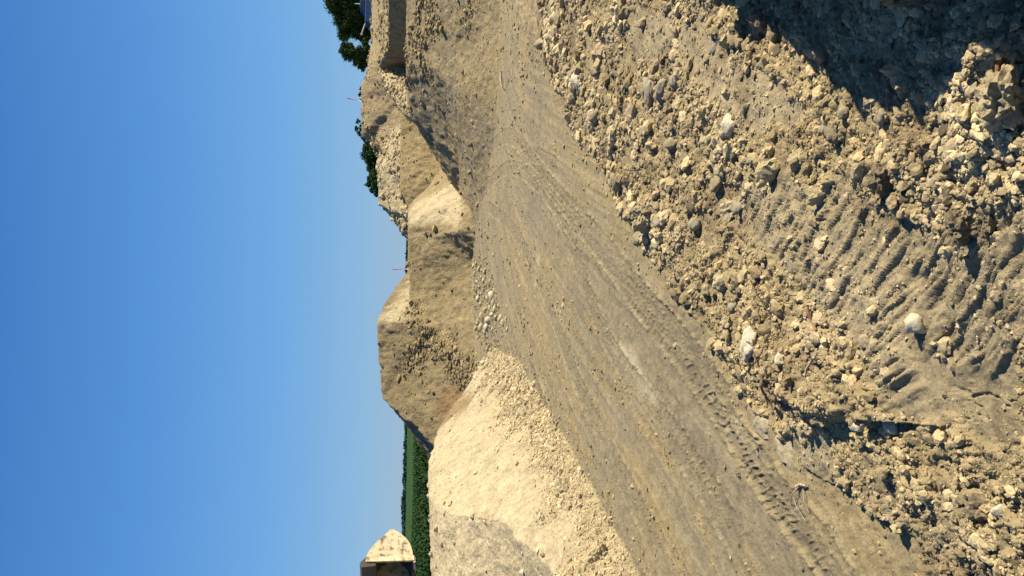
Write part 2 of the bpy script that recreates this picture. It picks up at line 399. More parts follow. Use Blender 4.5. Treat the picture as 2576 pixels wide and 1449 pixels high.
# colours (albedo)
def c(*a): return np.array(a)
pale = c(.54, .455, .295); tan = c(.33, .258, .138); grey = c(.278, .234, .152); yel = c(.33, .25, .115); dark = c(.20, .145, .085)
def mix(A, B, m): return A * (1 - m[..., None]) + B * m[..., None]
greyz = zone([(1480, 600), (1600, 650), (1790, 860), (1860, 1000), (1960, 1180), (2040, 1449), (1780, 1449), (1680, 1100), (1590, 900)], .4, .5, 1)
sunlit_pale = np.maximum(zone([(1032, 524), (1116, 427), (1160, 490), (1158, 572), (1030, 566)], .3, .4, 1), zone([(955, 780), (1030, 690), (1033, 806), (952, 812)], .4, .5, 1)) * ((own == 4) | (own == 5))  # cream clay on the sun-facing sides, with some sunlight put into its colour
Cc = np.broadcast_to(tan, X.shape + (3,)).copy()
Cc = mix(Cc, grey * 1.0, onroad * 1.0); Cc = mix(Cc, tan * .92, onroad * .55 * sstep(-.25, .35, f1 + .5 * f2)); Cc = mix(Cc, tan * 1.05, onroad * .8 * sstep(-1.0, .1, FD + .5 * f2))
Cc = mix(Cc, yel * .85, onroad * .28 * sstep(.0, .5, ribs + .2 * f1))
Cc = mix(Cc, grey * 1.45, onroad * .6 * sstep(.15, .55, ribs2 * .7 + ribs * .6))
pz = np.maximum.reduce([zone([(1345, 645), (1356, 645), (1362, 720), (1345, 720)], .1, .2, 2),
                        zone([(1538, 850), (1565, 840), (1610, 900), (1665, 1010), (1640, 1040), (1585, 980), (1540, 910)], .10, .2, 2),
                        zone([(1790, 1010), (1880, 1060), (1960, 1200), (1900, 1180), (1830, 1090)], .10, .2, 2)])
Cc = mix(Cc, grey * .92, onroad * .6 * greyz); Cc = mix(Cc, yel * 1.05, onroad * .32 * (1 - greyz) * sstep(.05, .45, ribs)); Cc = mix(Cc, grey * .85, onroad * .45 * sstep(.05, .5, -ribs))
Cc = mix(Cc, c(.43, .37, .25), np.clip(pz, 0, 1) * .85)
Cc = mix(Cc, yel, np.clip(crumbs * .45, 0, 1))
Cc = mix(Cc, grey * .80, trk * .55 * onroad); Cc = mix(Cc, c(.42, .34, .19), np.clip(edge * .3 + lug * .5, 0, .8) * onroad)
damp = zone([(2000, 1240), (2150, 1215), (2250, 1290), (2400, 1330), (2576, 1330), (2576, 1449), (2340, 1449), (2150, 1400)], .2, .3, 1.5)
Cc = mix(Cc, c(.25, .205, .125), damp * .9 * isf)
m = isL * 1.0; Cc = mix(Cc, pale, m * (.92 - .35 * (1 - sstep(.2, 1.4, ld + .4 * f2))))
Cc = mix(Cc, yel * 1.0, ((own == 4) | (own == 5)) * .25 * sstep(-.2, .4, f1)); Cc = mix(Cc, pale, ((own == 4) | (own == 5)) * .12 * sstep(-.3, .3, f1))
Cc = Cc * np.where(own == 4, .72, np.where(own == 5, .88, 1.0))[..., None]; Cc = mix(Cc, pale, sunlit_pale * .75)
Cc = mix(Cc, c(.24, .155, .075), brown * .8)
Cc = mix(Cc, mix(mix(Cc, grey, np.full(X.shape, 1.)), tan * .97, .25 + .6 * sstep(-.25, .35, f1 + .5 * f2)), (own == 6) * 1.0); Cc = mix(Cc, yel, (own == 6) * .3 * sstep(.1, .5, f2)); Cc = mix(Cc, yel * 1.1, (own == 7) * .5)
Cc = mix(Cc, pale, ((own == 8) | (own == 10)) * .6); Cc = mix(Cc, c(.36, .28, .16), (own == 11) * .8)
Cc = mix(Cc, pale * .95, isf * (.30 * sstep(-.1, .5, f2) + .15)); Cc = mix(Cc, grey * 1.35, isf * np.maximum(scr, smo) * .55)
Cc = Cc * (1 + .16 * f3[..., None] + .22 * f4[..., None] + np.clip(lumpc, -.1, .25)[..., None]) * (1 + .12 * f1[..., None])
Cc = mix(Cc, c(.20, .15, .085), isf * .55 * sstep(.12, .42, fbm(X * 1.7, Y * 1.7, 120, 4)))
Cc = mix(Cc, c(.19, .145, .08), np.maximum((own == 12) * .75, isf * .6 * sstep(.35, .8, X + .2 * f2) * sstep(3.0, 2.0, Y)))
Cc = np.clip(Cc * .70 * c(1.02, .985, .90), .02, .5)

# ------------------------------------------------------------------ materials
def newmat(name, rough=.95):
    m = bpy.data.materials.new(name); m.use_nodes = True
    b = m.node_tree.nodes["Principled BSDF"]; b.inputs["Roughness"].default_value = rough
    b.inputs["Specular IOR Level"].default_value = .25
    return m, m.node_tree, b
def soil_mat(name, attr=True, base=(.3, .25, .17), bump=.5, scale=1.0, dist=.02, contrast=.5):
    m, t, b = newmat(name)
    co = t.nodes.new("ShaderNodeTexCoord")
    n1 = t.nodes.new("ShaderNodeTexNoise"); n1.inputs["Scale"].default_value = 42 * scale; n1.inputs["Detail"].default_value = 8; n1.inputs["Roughness"].default_value = .72
    n2 = t.nodes.new("ShaderNodeTexNoise"); n2.inputs["Scale"].default_value = 6 * scale; n2.inputs["Detail"].default_value = 9; n2.inputs["Roughness"].default_value = .7
    vo = t.nodes.new("ShaderNodeTexVoronoi"); vo.inputs["Scale"].default_value = 24 * scale
    src = "Object"
    for n in (n1, n2, vo): t.links.new(co.outputs[src], n.inputs["Vector"])
    r1 = t.nodes.new("ShaderNodeMapRange"); r1.inputs[1].default_value = .25; r1.inputs[2].default_value = .75; r1.inputs[3].default_value = 1 - contrast; r1.inputs[4].default_value = 1 + contrast
    r2 = t.nodes.new("ShaderNodeMapRange"); r2.inputs[1].default_value = .3; r2.inputs[2].default_value = .7; r2.inputs[3].default_value = .84; r2.inputs[4].default_value = 1.16
    t.links.new(n1.outputs[0], r1.inputs[0]); t.links.new(n2.outputs[0], r2.inputs[0])
    mu = t.nodes.new("ShaderNodeMath"); mu.operation = 'MULTIPLY'; t.links.new(r1.outputs[0], mu.inputs[0]); t.links.new(r2.outputs[0], mu.inputs[1])
    vm = t.nodes.new("ShaderNodeVectorMath"); vm.operation = 'SCALE'; t.links.new(mu.outputs[0], vm.inputs["Scale"])
    if attr:
        a = t.nodes.new("ShaderNodeAttribute"); a.attribute_name = "Col"; t.links.new(a.outputs["Color"], vm.inputs[0])
    else:
        vm.inputs[0].default_value = base
    t.links.new(vm.outputs[0], b.inputs["Base Color"])
    ad = t.nodes.new("ShaderNodeMath"); ad.operation = 'MULTIPLY_ADD'; ad.inputs[1].default_value = -.6
    t.links.new(vo.outputs["Distance"], ad.inputs[0]); t.links.new(n1.outputs[0], ad.inputs[2])
    ad2 = t.nodes.new("ShaderNodeMath"); ad2.operation = 'MULTIPLY_ADD'; ad2.inputs[1].default_value = 2.2
    t.links.new(n2.outputs[0], ad2.inputs[0]); t.links.new(ad.outputs[0], ad2.inputs[2])
    bp = t.nodes.new("ShaderNodeBump"); bp.inputs["Strength"].default_value = bump; bp.inputs["Distance"].default_value = dist
    t.links.new(ad2.outputs[0], bp.inputs["Height"]); t.links.new(bp.outputs[0], b.inputs["Normal"])
    return m
M_near = soil_mat("rubble_soil", bump=.8, scale=1.0, dist=.012, contrast=.35)
M_road = soil_mat("track_soil", bump=.7, scale=1.0, dist=.012, contrast=.35)
M_far = soil_mat("mound_soil", bump=.8, scale=.35, dist=.05, contrast=.35)

def tag(o, label=None, cat=None, group=None, kind=None):
    if label: o["label"] = label
    if cat: o["category"] = cat
    if group: o["group"] = group
    if kind: o["kind"] = kind
    return o
def mesh_np(name, V, F, mat, colr=None, smooth=True, parent=None):
    me = bpy.data.meshes.new(name)
    n = F.shape[1]
    me.vertices.add(len(V)); me.vertices.foreach_set("co", np.ascontiguousarray(V, np.float32).ravel())
    me.loops.add(F.size); me.loops.foreach_set("vertex_index", np.ascontiguousarray(F, np.int32).ravel())
    me.polygons.add(len(F)); me.polygons.foreach_set("loop_start", np.arange(0, F.size, n, dtype=np.int32))
    me.polygons.foreach_set("use_smooth", np.full(len(F), smooth))
    if colr is not None:
        at = me.attributes.new("Col", 'FLOAT_COLOR', 'POINT')
        c4 = np.ones((len(V), 4), np.float32); c4[:, :3] = colr; at.data.foreach_set("color", c4.ravel())
    me.update(calc_edges=True); me.validate()
    me.materials.append(mat)
    o = bpy.data.objects.new(name, me); COL.objects.link(o)
    if parent: o.parent = parent
    return o

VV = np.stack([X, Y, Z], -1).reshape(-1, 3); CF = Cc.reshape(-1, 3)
ids = np.arange(NR * NT).reshape(NR, NT)
FF = np.stack([ids[:-1, :-1], ids[:-1, 1:], ids[1:, 1:], ids[1:, :-1]], -1).reshape(-1, 4)[:, ::-1]
fo = own[:-1, :-1].reshape(-1)
fo = np.where(fo == 3, 2, fo)
OWN = {0: ("dirt_road", M_road, None, None), 1: ("rubble_slope", M_near, None, None),
       2: ("dirt_mound", M_far, "long pale clay mound beside the track, nearest one, right of the excavator bucket", "dirt mound"),
       4: ("dirt_mound", M_far, "tall flat-topped brown mound standing highest in the middle behind the long ridge", "dirt mound"),
       5: ("dirt_mound", M_far, "long level ridge of soil with a bright cream end face", "dirt mound"),
       6: ("embankment", M_far, None, None),
       7: ("dirt_mound", M_far, "smooth yellowish soil face between the bank and the rubbly mound", "dirt mound"),
       8: ("dirt_mound", M_far, "far mound with pale rubbly side and brown face before the dark bushes", "dirt mound"),
       9: ("embankment", M_far, None, None),
       10: ("dirt_mound", M_far, "small steep heap of pale broken clay beside the dark pit wall", "dirt mound"),
       11: ("hillside", M_far, None, None),
       12: ("rubble_heap", M_near, "big shaded heap of stony soil looming at the near right", "rubble heap")}
for k, (nm, mt, lab, cat) in OWN.items():
    sel = FF[fo == k]
    if len(sel) == 0: print("no faces", k); continue
    u_, inv = np.unique(sel, return_inverse=True)
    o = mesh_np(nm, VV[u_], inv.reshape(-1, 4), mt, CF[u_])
    if lab: tag(o, lab, cat)
    else: tag(o, kind='structure')
# plain ground out to the horizon
g = 3000
o = mesh_np("ground", np.array([(-g, -40, -.12), (g, -40, -.12), (g, g, -.12), (-g, g, -.12)], float), np.array([[0, 1, 2, 3]]), soil_mat("far_ground", attr=False, base=(.24, .2, .13), scale=.2), None, False)
tag(o, kind='structure')

# ------------------------------------------------------------------ stones and clods
def ico(sub):
    import bmesh
    bm = bmesh.new(); bmesh.ops.create_icosphere(bm, subdivisions=sub, radius=1)
    V = np.array([v.co[:] for v in bm.verts]); F = np.array([[v.index for v in f.verts] for f in bm.faces]); bm.free()
    return V, F
ICO = {k: ico(k) for k in (1, 2, 3, 4)}
def rock(sub, seed, ax=(1, .8, .65), cuts=9, rough=.10, round_=.0):
    g_ = np.random.default_rng(seed); V, F = ICO[sub]; V = V.copy()
    if cuts:
        n = g_.normal(size=(cuts, 3)); n /= np.linalg.norm(n, axis=1)[:, None]
        d = g_.uniform(.52, .90, cuts)
        dot = V @ n.T
        k = np.where(dot > .01, d / np.maximum(dot, .01), 9).min(1); k = np.minimum(k, 1.0)
        V = V * (k ** (1 - round_))[:, None]
    if rough:
        p = V * 2.1 + g_.uniform(0, 50, 3)
        nn = fbm(p[:, 0] + p[:, 2] * .7, p[:, 1] - p[:, 2] * .6, seed % 97, 3) + .6 * fbm(p[:, 0] * 3 - p[:, 2] * 2, p[:, 1] * 3 + p[:, 2] * 2.5, seed % 89, 2)
        V = V * (1 + rough * nn)[:, None]
        V = V * (1 + rough * .35 * fbm(p[:, 0] * 7 - p[:, 2] * 5, p[:, 1] * 7 + p[:, 2] * 6, seed % 83, 2))[:, None]
    return V * np.array(ax), F
def rotm(n, g_):
    q = g_.normal(size=(n, 4)); q /= np.linalg.norm(q, axis=1)[:, None]; w, x, y, z = q.T
    return np.stack([np.stack([1 - 2 * (y * y + z * z), 2 * (x * y - z * w), 2 * (x * z + y * w)], -1),
                     np.stack([2 * (x * y + z * w), 1 - 2 * (x * x + z * z), 2 * (y * z - x * w)], -1),
                     np.stack([2 * (x * z - y * w), 2 * (y * z + x * w), 1 - 2 * (x * x + y * y)], -1)], 1)
def scatter(name, n, wgt, smin, alpha, smax, sub, mat, label, cat, tint=1.12, seed=5, sink=.25, flat=.72):
    g_ = np.random.default_rng(seed); w = wgt.ravel().astype(float); w = np.clip(w, 0, None); w /= w.sum()
    idx = g_.choice(w.size, n, p=w)
    i, j = np.unravel_index(idx, X.shape)
    jx = g_.uniform(-.5, .5, n); jy = g_.uniform(-.5, .5, n)
    rad = R_[i, j] * (1 + .0042 * jx * 1.2); an = T_[i, j] + jy * .0013
    px = rad * np.sin(an); py = rad * np.cos(an); pz = zat(px, py)
    s = np.minimum(smin * R_[i, j] * (1 - g_.uniform(0, 1, n)) ** (-1 / alpha), smax * R_[i, j] + .006)
    cb = CF[idx] * g_.uniform(.62, 1.30, n)[:, None] * tint * (1 + g_.uniform(-.025, .025, (n, 3)))
    nb = 14; Vs = []; Fs = []; Cs = []; off = 0
    which = g_.integers(0, nb, n)
    for b in range(nb):
        m = which == b; k = m.sum()
        if not k: continue
        V, F = rock(sub, 300 + b + seed * 31, (1, g_.uniform(.62, .95), g_.uniform(.5, .85)), 8, .34 if sub > 1 else .34, .0)
        Rm = rotm(k, g_); P = np.einsum('kij,vj->kvi', Rm, V) * s[m][:, None, None]
        P[:, :, 2] *= flat
        P += np.stack([px[m], py[m], pz[m] + s[m] * (flat * .7 - sink - .15)], -1)[:, None, :]
        Vs.append(P.reshape(-1, 3)); Fs.append((F[None] + (np.arange(k) * len(V))[:, None, None] + off).reshape(-1, 3)); off += k * len(V)
        Cs.append(np.repeat(cb[m], len(V), 0))
    o = mesh_np(name, np.concatenate(Vs), np.concatenate(Fs), mat, np.clip(np.concatenate(Cs), .02, .55), False)
    return tag(o, label, cat, kind='stuff')
M_clod = soil_mat("clod_soil", bump=.7, scale=1.3, dist=.008, contrast=.4)
M_clodf = soil_mat("far_clod_soil", bump=.5, scale=.6, dist=.02, contrast=.3)
view = (np.abs(T_) < math.radians(27)) * 1.0
near = view * isf * (R_ < 20) * (R_ > .9)
scatter("rubble", 30000, near * rub ** 2 * (.12 + 1.0 * sstep(-.15, .35, f2 + .5 * f3)), .0020, 1.85, .0125, 2, M_clod, "loose clods and pebbles strewn over the near slope", "rubble", 1.36, 5)
scatter("heap_clods", 420, view * (own == 12) * (R_ < 9), .0075, 2.2, .024, 3, M_clod, "lumps of soil sticking out of the shaded heap", "clods", 1.1, 15)
scatter("fine_rubble", 70000, near * rub * (.5 + sstep(-.4, .3, f3)), .0015, 2.6, .006, 1, M_clod, "fine crumbs of soil between the clods of the near slope", "rubble", 1.25, 6)
scatter("road_gravel", 9000, view * onroad * (R_ > 2) * (.03 + rub), .0009, 2.4, .004, 1, M_clod, "small stones and crumbs lying on the dirt track", "gravel", 1.3, 7)
scatter("mound_rubble", 36000, view * (own > 1) * (own < 12) * (np.clip(rub - .12, 0, 1) ** 1.5 + .012), .0010, 2.3, .006, 1, M_clodf, "clods and gravel lying on the mounds and their feet", "rubble", 1.15, 8)

M_white = soil_mat("pale_stone", attr=False, base=(.43, .38, .265), bump=.6, scale=1.2, dist=.01, contrast=.22)
M_cream = soil_mat("cream_clod", attr=False, base=(.36, .29, .165), bump=.9, scale=1.3, dist=.012, contrast=.35)
M_grey = soil_mat("grey_stone", attr=False, base=(.25, .215, .15), bump=.4, scale=1.0, dist=.01, contrast=.2)
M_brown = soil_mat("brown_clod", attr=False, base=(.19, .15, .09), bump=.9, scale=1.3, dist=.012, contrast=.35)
M_clay = soil_mat('smooth_clay', attr=False, base=(.29, .237, .148), bump=.8, scale=1.0, dist=.01, contrast=.2)
KN = 0
def stone(u, v, pw, ph, mat, label, cat="stone", name="stone", lift=.25, seed=None, cuts=9, rough=.1, depth=.8, tilt=0, rnd=.15, group=None, sub=3):
    """pw = extent along the picture's height (across), ph = extent along its width (up)"""
    global KN
    KN += 1; p = hit(u, v)
    d = math.sqrt(p[0] ** 2 + p[1] ** 2 + (CAM_H - p[2]) ** 2)
    a = pw / FPX * d / 2 * 1.08; b = ph / FPX * d / 2 * 1.08
    V, F = rock(sub, seed or 700 + KN, (a, (a + b) / 2 * depth, b), cuts, rough * 1.5, rnd * .5)
    ct_, st_ = math.cos(tilt), math.sin(tilt)
    V = V @ np.array([[ct_, 0, st_], [0, 1, 0], [-st_, 0, ct_]])
    o = mesh_np(name, V, F, mat, None, mat in (M_white, M_grey))
    o.location = (p[0], p[1], p[2] + b * lift)
    tag(o, label, cat, group)
    return o
ST = [
 (1884, 868, 78, 48, M_white, "large white stone beside a dark stick at the rubble's edge", "stone"),
 (2312, 820, 52, 56, M_white, "angular white stone lying alone on the scraped clay", "stone"),
 (1636, 232, 92, 34, M_grey, "tall grey slab, left one of two stones standing side by side", "stone"),
 (1668, 222, 62, 38, M_grey, "blocky grey stone, right one of two standing side by side", "stone"),
 (1456, 202, 52, 34, M_white, "white lumpy stone in the rubble right of the curled branch", "stone"),
 (1838, 314, 54, 40, M_white, "pale stone just outside the edge of the heap's shadow", "stone"),
 (1622, 540, 78, 66, M_cream, "big cream clod at the edge of the track rubble", "clod"),
 (1748, 565, 42, 30, M_grey, "squarish grey stone right of the biggest cream clod", "stone"),
 (1842, 528, 50, 50, M_cream, "knobbly cream clod touching the scraped clay", "clod"),
 (1948, 428, 50, 62, M_cream, "broad cream lump of clay in the middle of the rubble", "clod"),
 (2278, 190, 74, 84, M_cream, "big rounded boulder half sunk beneath the shaded heap", "boulder"),
 (2214, 180, 54, 38, M_brown, "cracked brown clod against the big rounded boulder", "clod"),
 (2188, 166, 46, 26, M_brown, "small upright brown clod next to the cracked one", "clod"),
 (2197, 250, 52, 34, M_cream, "tilted cream stone below the big rounded boulder", "stone"),
 (2222, 292, 34, 26, M_grey, "flat grey stone below the tilted cream stone", "stone"),
 (2244, 1072, 48, 44, M_white, "white clod sitting in the palest rubble by the hollow", "clod"),
 (2160, 1072, 34, 40, M_white, "pale ragged clod at the upper rim of the hollow", "clod"),
 (1996, 1064, 38, 26, M_cream, "rounded cream clod, first of three in a row at the hollow", "clod"),
 (2022, 1076, 40, 24, M_cream, "rounded cream clod, middle of three in a row at the hollow", "clod"),
 (2040, 1078, 32, 24, M_cream, "rounded cream clod, last of three in a row at the hollow", "clod"),
 (2522, 1286, 38, 44, M_white, "pale stone casting a small black shadow on damp soil", "stone"),
 (2472, 1276, 54, 58, M_brown, "round brown clod beside the pale stone on damp soil", "clod"),
 (2540, 245, 120, 100, M_cream, "huge crumbling clay block at the near edge of the slope", "clay block"),
 (2420, 575, 70, 84, M_brown, "tilted flat clay slab pointing up from the rubble", "clay slab"),
 (2400, 497, 44, 46, M_brown, "square-edged clay slab shading the clods below it", "clay slab"),
 (2490, 560, 60, 70, M_brown, "dark broken clay slab nearest the twig shadow", "clay slab"),
 (1770, 625, 34, 30, M_cream, "angular cream stone just inside the rubble's left rim", "stone"),
 (1712, 600, 56, 30, M_cream, "long upright cream clod with a shaded side", "clod"),
 (1820, 710, 52, 46, M_cream, "flattish cream clod beside the thin dry twigs", "clod"),
 (1862, 722, 44, 40, M_brown, "darker round clod beside the thin dry twigs", "clod"),
 (1830, 815, 30, 26, M_cream, "small bright clod above the large white stone", "clod"),
 (1965, 905, 36, 30, M_white, "thin angular white stone on the dark clod", "stone"),
 (2064, 490, 50, 56, M_cream, "rough cream clod on the upper rim of the scraped clay", "clod"),
 (2232, 440, 80, 66, M_brown, "large gravelly clod above the scraped clay", "clod"),
 (2010, 400, 48, 40, M_cream, "cream clod beside the broad lump of clay", "clod"),
 (2080, 320, 36, 32, M_grey, "bluish grey pebble among small round stones", "stone"),
 (1700, 870, 20, 14, M_grey, "small stone on the track's smooth strip", "stone"),
 (1860, 1192, 16, 16, M_brown, "small dark clod alone on the track", "clod"),
 (1420, 1230, 54, 44, M_cream, "blocky clod at the foot of the nearest mound", "clod"),
 (1376, 1124, 18, 18, M_white, "white stone in the skirt of the nearest mound", "stone"),
 (1346, 963, 12, 12, M_white, "tiny white stone near the tip of the nearest mound", "stone"),
 (1460, 1192, 30, 13, M_white, "slim white stone standing at the mound foot", "stone"),
 (1540, 1310, 22, 22, M_cream, "cream stone at the outer edge of the mound foot", "stone"),
 (1505, 1400, 64, 46, M_cream, "large cream lump on the lobe at the picture's lower edge", "clod"),
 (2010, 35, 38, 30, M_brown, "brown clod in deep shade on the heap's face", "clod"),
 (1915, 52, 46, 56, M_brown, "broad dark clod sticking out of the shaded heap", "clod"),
 (2050, 118, 46, 36, M_cream, "pale lump lit on the edge of the shaded heap", "clod"),
 (2015, 82, 38, 40, M_cream, "rounded clod catching light above the pale lump", "clod"),
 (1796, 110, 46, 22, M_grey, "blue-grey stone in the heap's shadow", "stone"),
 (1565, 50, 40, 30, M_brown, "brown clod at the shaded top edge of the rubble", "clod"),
 (1395, 28, 26, 18, M_white, "white stone at the far rim of the rubble", "stone"),
]
for (u, v, pw, ph, mt, lab, cat) in ST:
    nm = {"stone": "stone", "clod": "clod", "boulder": "boulder", "clay block": "clay_block", "clay slab": "clay_slab"}[cat]
    stone(u, v, pw, ph, mt, lab, cat, nm, lift=.10, cuts=6 if mt in (M_cream, M_brown) else 12, rough=.26 if mt in (M_cream, M_brown) else .10, sub=4 if pw > 55 else 3, depth=.6 if nm == "clay_slab" else .85, rnd=.1)
for (u, v, s_, asp) in ((1978, 1130, 80, .8), (1915, 1068, 62, 1.2)):
    stone(u, v, s_, s_ * asp * .5, M_clay, "flat smooth clay slab pressed into the verge " + ("beside the tyre marks" if u > 1950 else "below the hollow"), "clay slab", "clay_slab", lift=-.45, cuts=5, rough=.16, depth=2.0)
# boulders in the gutter at the foot of the long ridge
gb = [(1192, 668, 8), (1200, 662, 9), (1207, 676, 9), (1196, 688, 10), (1212, 697, 8), (1223, 682, 12), (1218, 706, 9), (1206, 722, 9), (1232, 733, 11), (1240, 745, 22), (1243, 760, 14),
      (1228, 751, 12), (1205, 752, 12), (1210, 766, 9), (1234, 775, 12), (1246, 778, 13), (1256, 770, 10), (1222, 780, 12), (1240, 792, 14), (1250, 800, 11), (1216, 800, 16), (1232, 806, 18),
      (1204, 812, 12), (1212, 822, 13), (1262, 800, 15), (1268, 812, 14), (1274, 806, 11), (1228, 822, 16), (1240, 830, 10), (1222, 836, 12), (1278, 828, 10), (1200, 826, 14)]
for k, (u, v, s_) in enumerate(gb):
    g_ = random.Random(k)
    stone(u, v, s_ * g_.uniform(1.15, 1.9), s_ * g_.uniform(.8, 1.15), M_cream if k % 3 else M_white, "pale boulder among others piled in the gutter at the foot of the long ridge", "boulder", "boulder",
          lift=.3, seed=900 + k, sub=2, group="boulders in the gutter below the long ridge")
# more clods, one by one, over the near slope
protos = [rock(3, 1200 + k, (1, random.uniform(.7, .95), random.uniform(.6, .85)), 12, .28, .05) for k in range(12)]
LOOSE = []; g_ = np.random.default_rng(77); w = (near * (rub > .55) * (R_ > 1.4)).ravel(); idx = g_.choice(w.size, 190, p=w / w.sum())
pm = {}
for k, i_ in enumerate(idx):
    x, y = VV[i_, 0], VV[i_, 1]; z = VV[i_, 2]; rad = R_.ravel()[i_]
    s = rad * (.0050 + .013 * g_.uniform() ** 3); kk = k % 12; mt = (M_cream, M_brown, M_cream, M_grey)[k % 4 if k % 7 else 0]
    key = (kk, mt.name)
    if key not in pm:
        o = mesh_np("clod", protos[kk][0], protos[kk][1], mt); pm[key] = o
    else:
        o = pm[key].copy(); COL.objects.link(o)
    o.location = (x, y, z + s * .22); o.scale = (s, s, s * .8); o.rotation_euler = (g_.uniform(-.4, .4), g_.uniform(-.4, .4), g_.uniform(0, 6.28))
    kw = {M_grey.name: "grey stone", M_brown.name: "brown clod", M_cream.name: "cream clod"}[mt.name]
    o["kindword"] = kw; LOOSE.append(o); tag(o, None, kw.split()[1], kw + "s loose on the near slope")
    if mt == M_grey: o.name = "stone"

ORD = "first second third fourth fifth sixth seventh eighth ninth tenth eleventh twelfth thirteenth fourteenth fifteenth sixteenth seventeenth eighteenth nineteenth twentieth".split()
ORD += ["twenty-" + q for q in ORD[:9]] + ["thirtieth", "thirty-first", "thirty-second", "thirty-third", "thirty-fourth"]
LM = [(1884, 868, "the large white stone"), (2312, 820, "the lone angular white stone"), (1650, 228, "the two standing grey stones"), (1456, 202, "the white lumpy stone"),
      (1838, 314, "the pale stone at the shadow edge"), (1622, 540, "the big cream clod at the track edge"), (2278, 190, "the big rounded boulder"), (2244, 1072, "the white clod by the hollow"),
      (2522, 1286, "the pale stone on damp soil"), (2540, 245, "the huge clay block"), (1978, 1130, "the smooth clay slab"), (2420, 575, "the tilted clay slab"), (1948, 428, "the broad lump of clay"), (1940, 750, "the thin dry twigs"), (2050, 795, "the reddish stick")]
bpy.context.view_layer.update()
def picpos(p):
    d = Vector(p) - Vector((0, 0, CAM_H)); k = d.dot(fwd)
    return 1288 - d.dot(up) / k * FPX, 724.5 - d.dot(rt) / k * FPX
byk = {}
for o in LOOSE:
    u, v = picpos(o.location); lu, lv, ln_ = min(LM, key=lambda q: (q[0] - u) ** 2 + (q[1] - v) ** 2)
    du, dv = u - lu, v - lv; dr = ("right of" if du > 0 else "left of") if abs(du) > abs(dv) else ("below" if dv > 0 else "above")
    byk.setdefault((o["kindword"], dr, ln_), []).append((math.hypot(du, dv), o))
for (kw, dr, ln_), L_ in byk.items():
    L_.sort(key=lambda q: q[0])
    for i_, (_, o) in enumerate(L_):
        o["label"] = (("nearest " if i_ == 0 else ORD[i_] + " nearest ") + kw + " " + dr + " " + ln_)
for o in LOOSE: del o["kindword"]
gl = sorted([o for o in scene.objects if o.get("group") == "boulders in the gutter below the long ridge"], key=lambda o: picpos(o.location)[1])
for i_, o in enumerate(gl): o["label"] = "pale boulder in the gutter pile below the long ridge, " + ORD[i_] + " from its upper end"

# ------------------------------------------------------------------ tubes: twigs and sticks
def tube_np(P, rad, n=7):
    P = np.array(P, float); V = []; F = []
    for i, p in enumerate(P):
        d = P[min(i + 1, len(P) - 1)] - P[max(i - 1, 0)]; d /= np.linalg.norm(d) + 1e-9
        a = np.cross(d, (0, 0, 1) if abs(d[2]) < .9 else (1, 0, 0)); a /= np.linalg.norm(a); b = np.cross(d, a)
        for k in range(n):
            t = 2 * math.pi * k / n; V.append(p + rad[i] * (math.cos(t) * a + math.sin(t) * b))
    for i in range(len(P) - 1):
        for k in range(n):
            q = (k + 1) % n; F.append((i * n + k, i * n + q, (i + 1) * n + q, (i + 1) * n + k))
    V.append(P[0]); V.append(P[-1]); a0 = len(V) - 2; e0 = (len(P) - 1) * n
    for k in range(n):
        q = (k + 1) % n; F.append((a0, k, k, q)); F.append((a0 + 1, e0 + q, e0 + q, e0 + k))
    F = [f if f[1] != f[2] else f for f in F]
    return V, F
def mesh_py(name, V, F, mat, parent=None, smooth=True):
    me = bpy.data.meshes.new(name); F2 = []
    for f in F:
        ff = []
        for i in f:
            if i not in ff: ff.append(int(i))
        if len(ff) > 2: F2.append(ff)
    me.from_pydata([tuple(map(float, v)) for v in V], [], F2); me.materials.append(mat)
    me.polygons.foreach_set("use_smooth", [smooth] * len(me.polygons))
    o = bpy.data.objects.new(name, me); COL.objects.link(o)
    if parent: o.parent = parent
    return o
def join(parts):
    V = []; F = []
    for v, f in parts:
        n = len(V); V += list(v); F += [tuple(i + n for i in q) for q in f]
    return V, F
def bark(name, col):
    m, t, b = newmat(name, .85)
    n = t.nodes.new("ShaderNodeTexNoise"); n.inputs["Scale"].default_value = 30; n.inputs["Detail"].default_value = 6
    r_ = t.nodes.new("ShaderNodeValToRGB"); r_.color_ramp.elements[0].position = .3; r_.color_ramp.elements[1].position = .7
    r_.color_ramp.elements[0].color = (*[q * .5 for q in col], 1); r_.color_ramp.elements[1].color = (*[min(1, q * 1.35) for q in col], 1)
    t.links.new(n.outputs[0], r_.inputs[0]); t.links.new(r_.outputs[0], b.inputs["Base Color"])
    bp = t.nodes.new("ShaderNodeBump"); bp.inputs["Strength"].default_value = .6; bp.inputs["Distance"].default_value = .01
    t.links.new(n.outputs[0], bp.inputs["Height"]); t.links.new(bp.outputs[0], b.inputs["Normal"])
    return m
M_bark = bark("dark_bark", (.13, .09, .06)); M_dry = bark("dry_twig", (.42, .33, .22)); M_red = bark("split_wood", (.26, .14, .08))
def twig(name, strands, mat, label, cat="branch"):
    parts = []
    for pts, rads in strands:
        P = []
        for (u, v, dz) in pts:
            h = hit(u, v); P.append((h[0], h[1], h[2] + dz))
        n = len(P); R2 = np.linspace(rads[0], rads[1], n * 3 - 2)
        # subdivide with a little wobble
        Q = []
        for i in range(n - 1):
            a, b = np.array(P[i]), np.array(P[i + 1])
            for t in (0, .33, .66): Q.append(a * (1 - t) + b * t + (np.array([random.uniform(-1, 1) for _ in range(3)]) * .12 * rads[0] * 4 if t else 0))
        Q.append(np.array(P[-1]))
        parts.append(tube_np(Q, R2))
    V, F = join(parts)
    return tag(mesh_py(name, V, F, mat), label, cat)
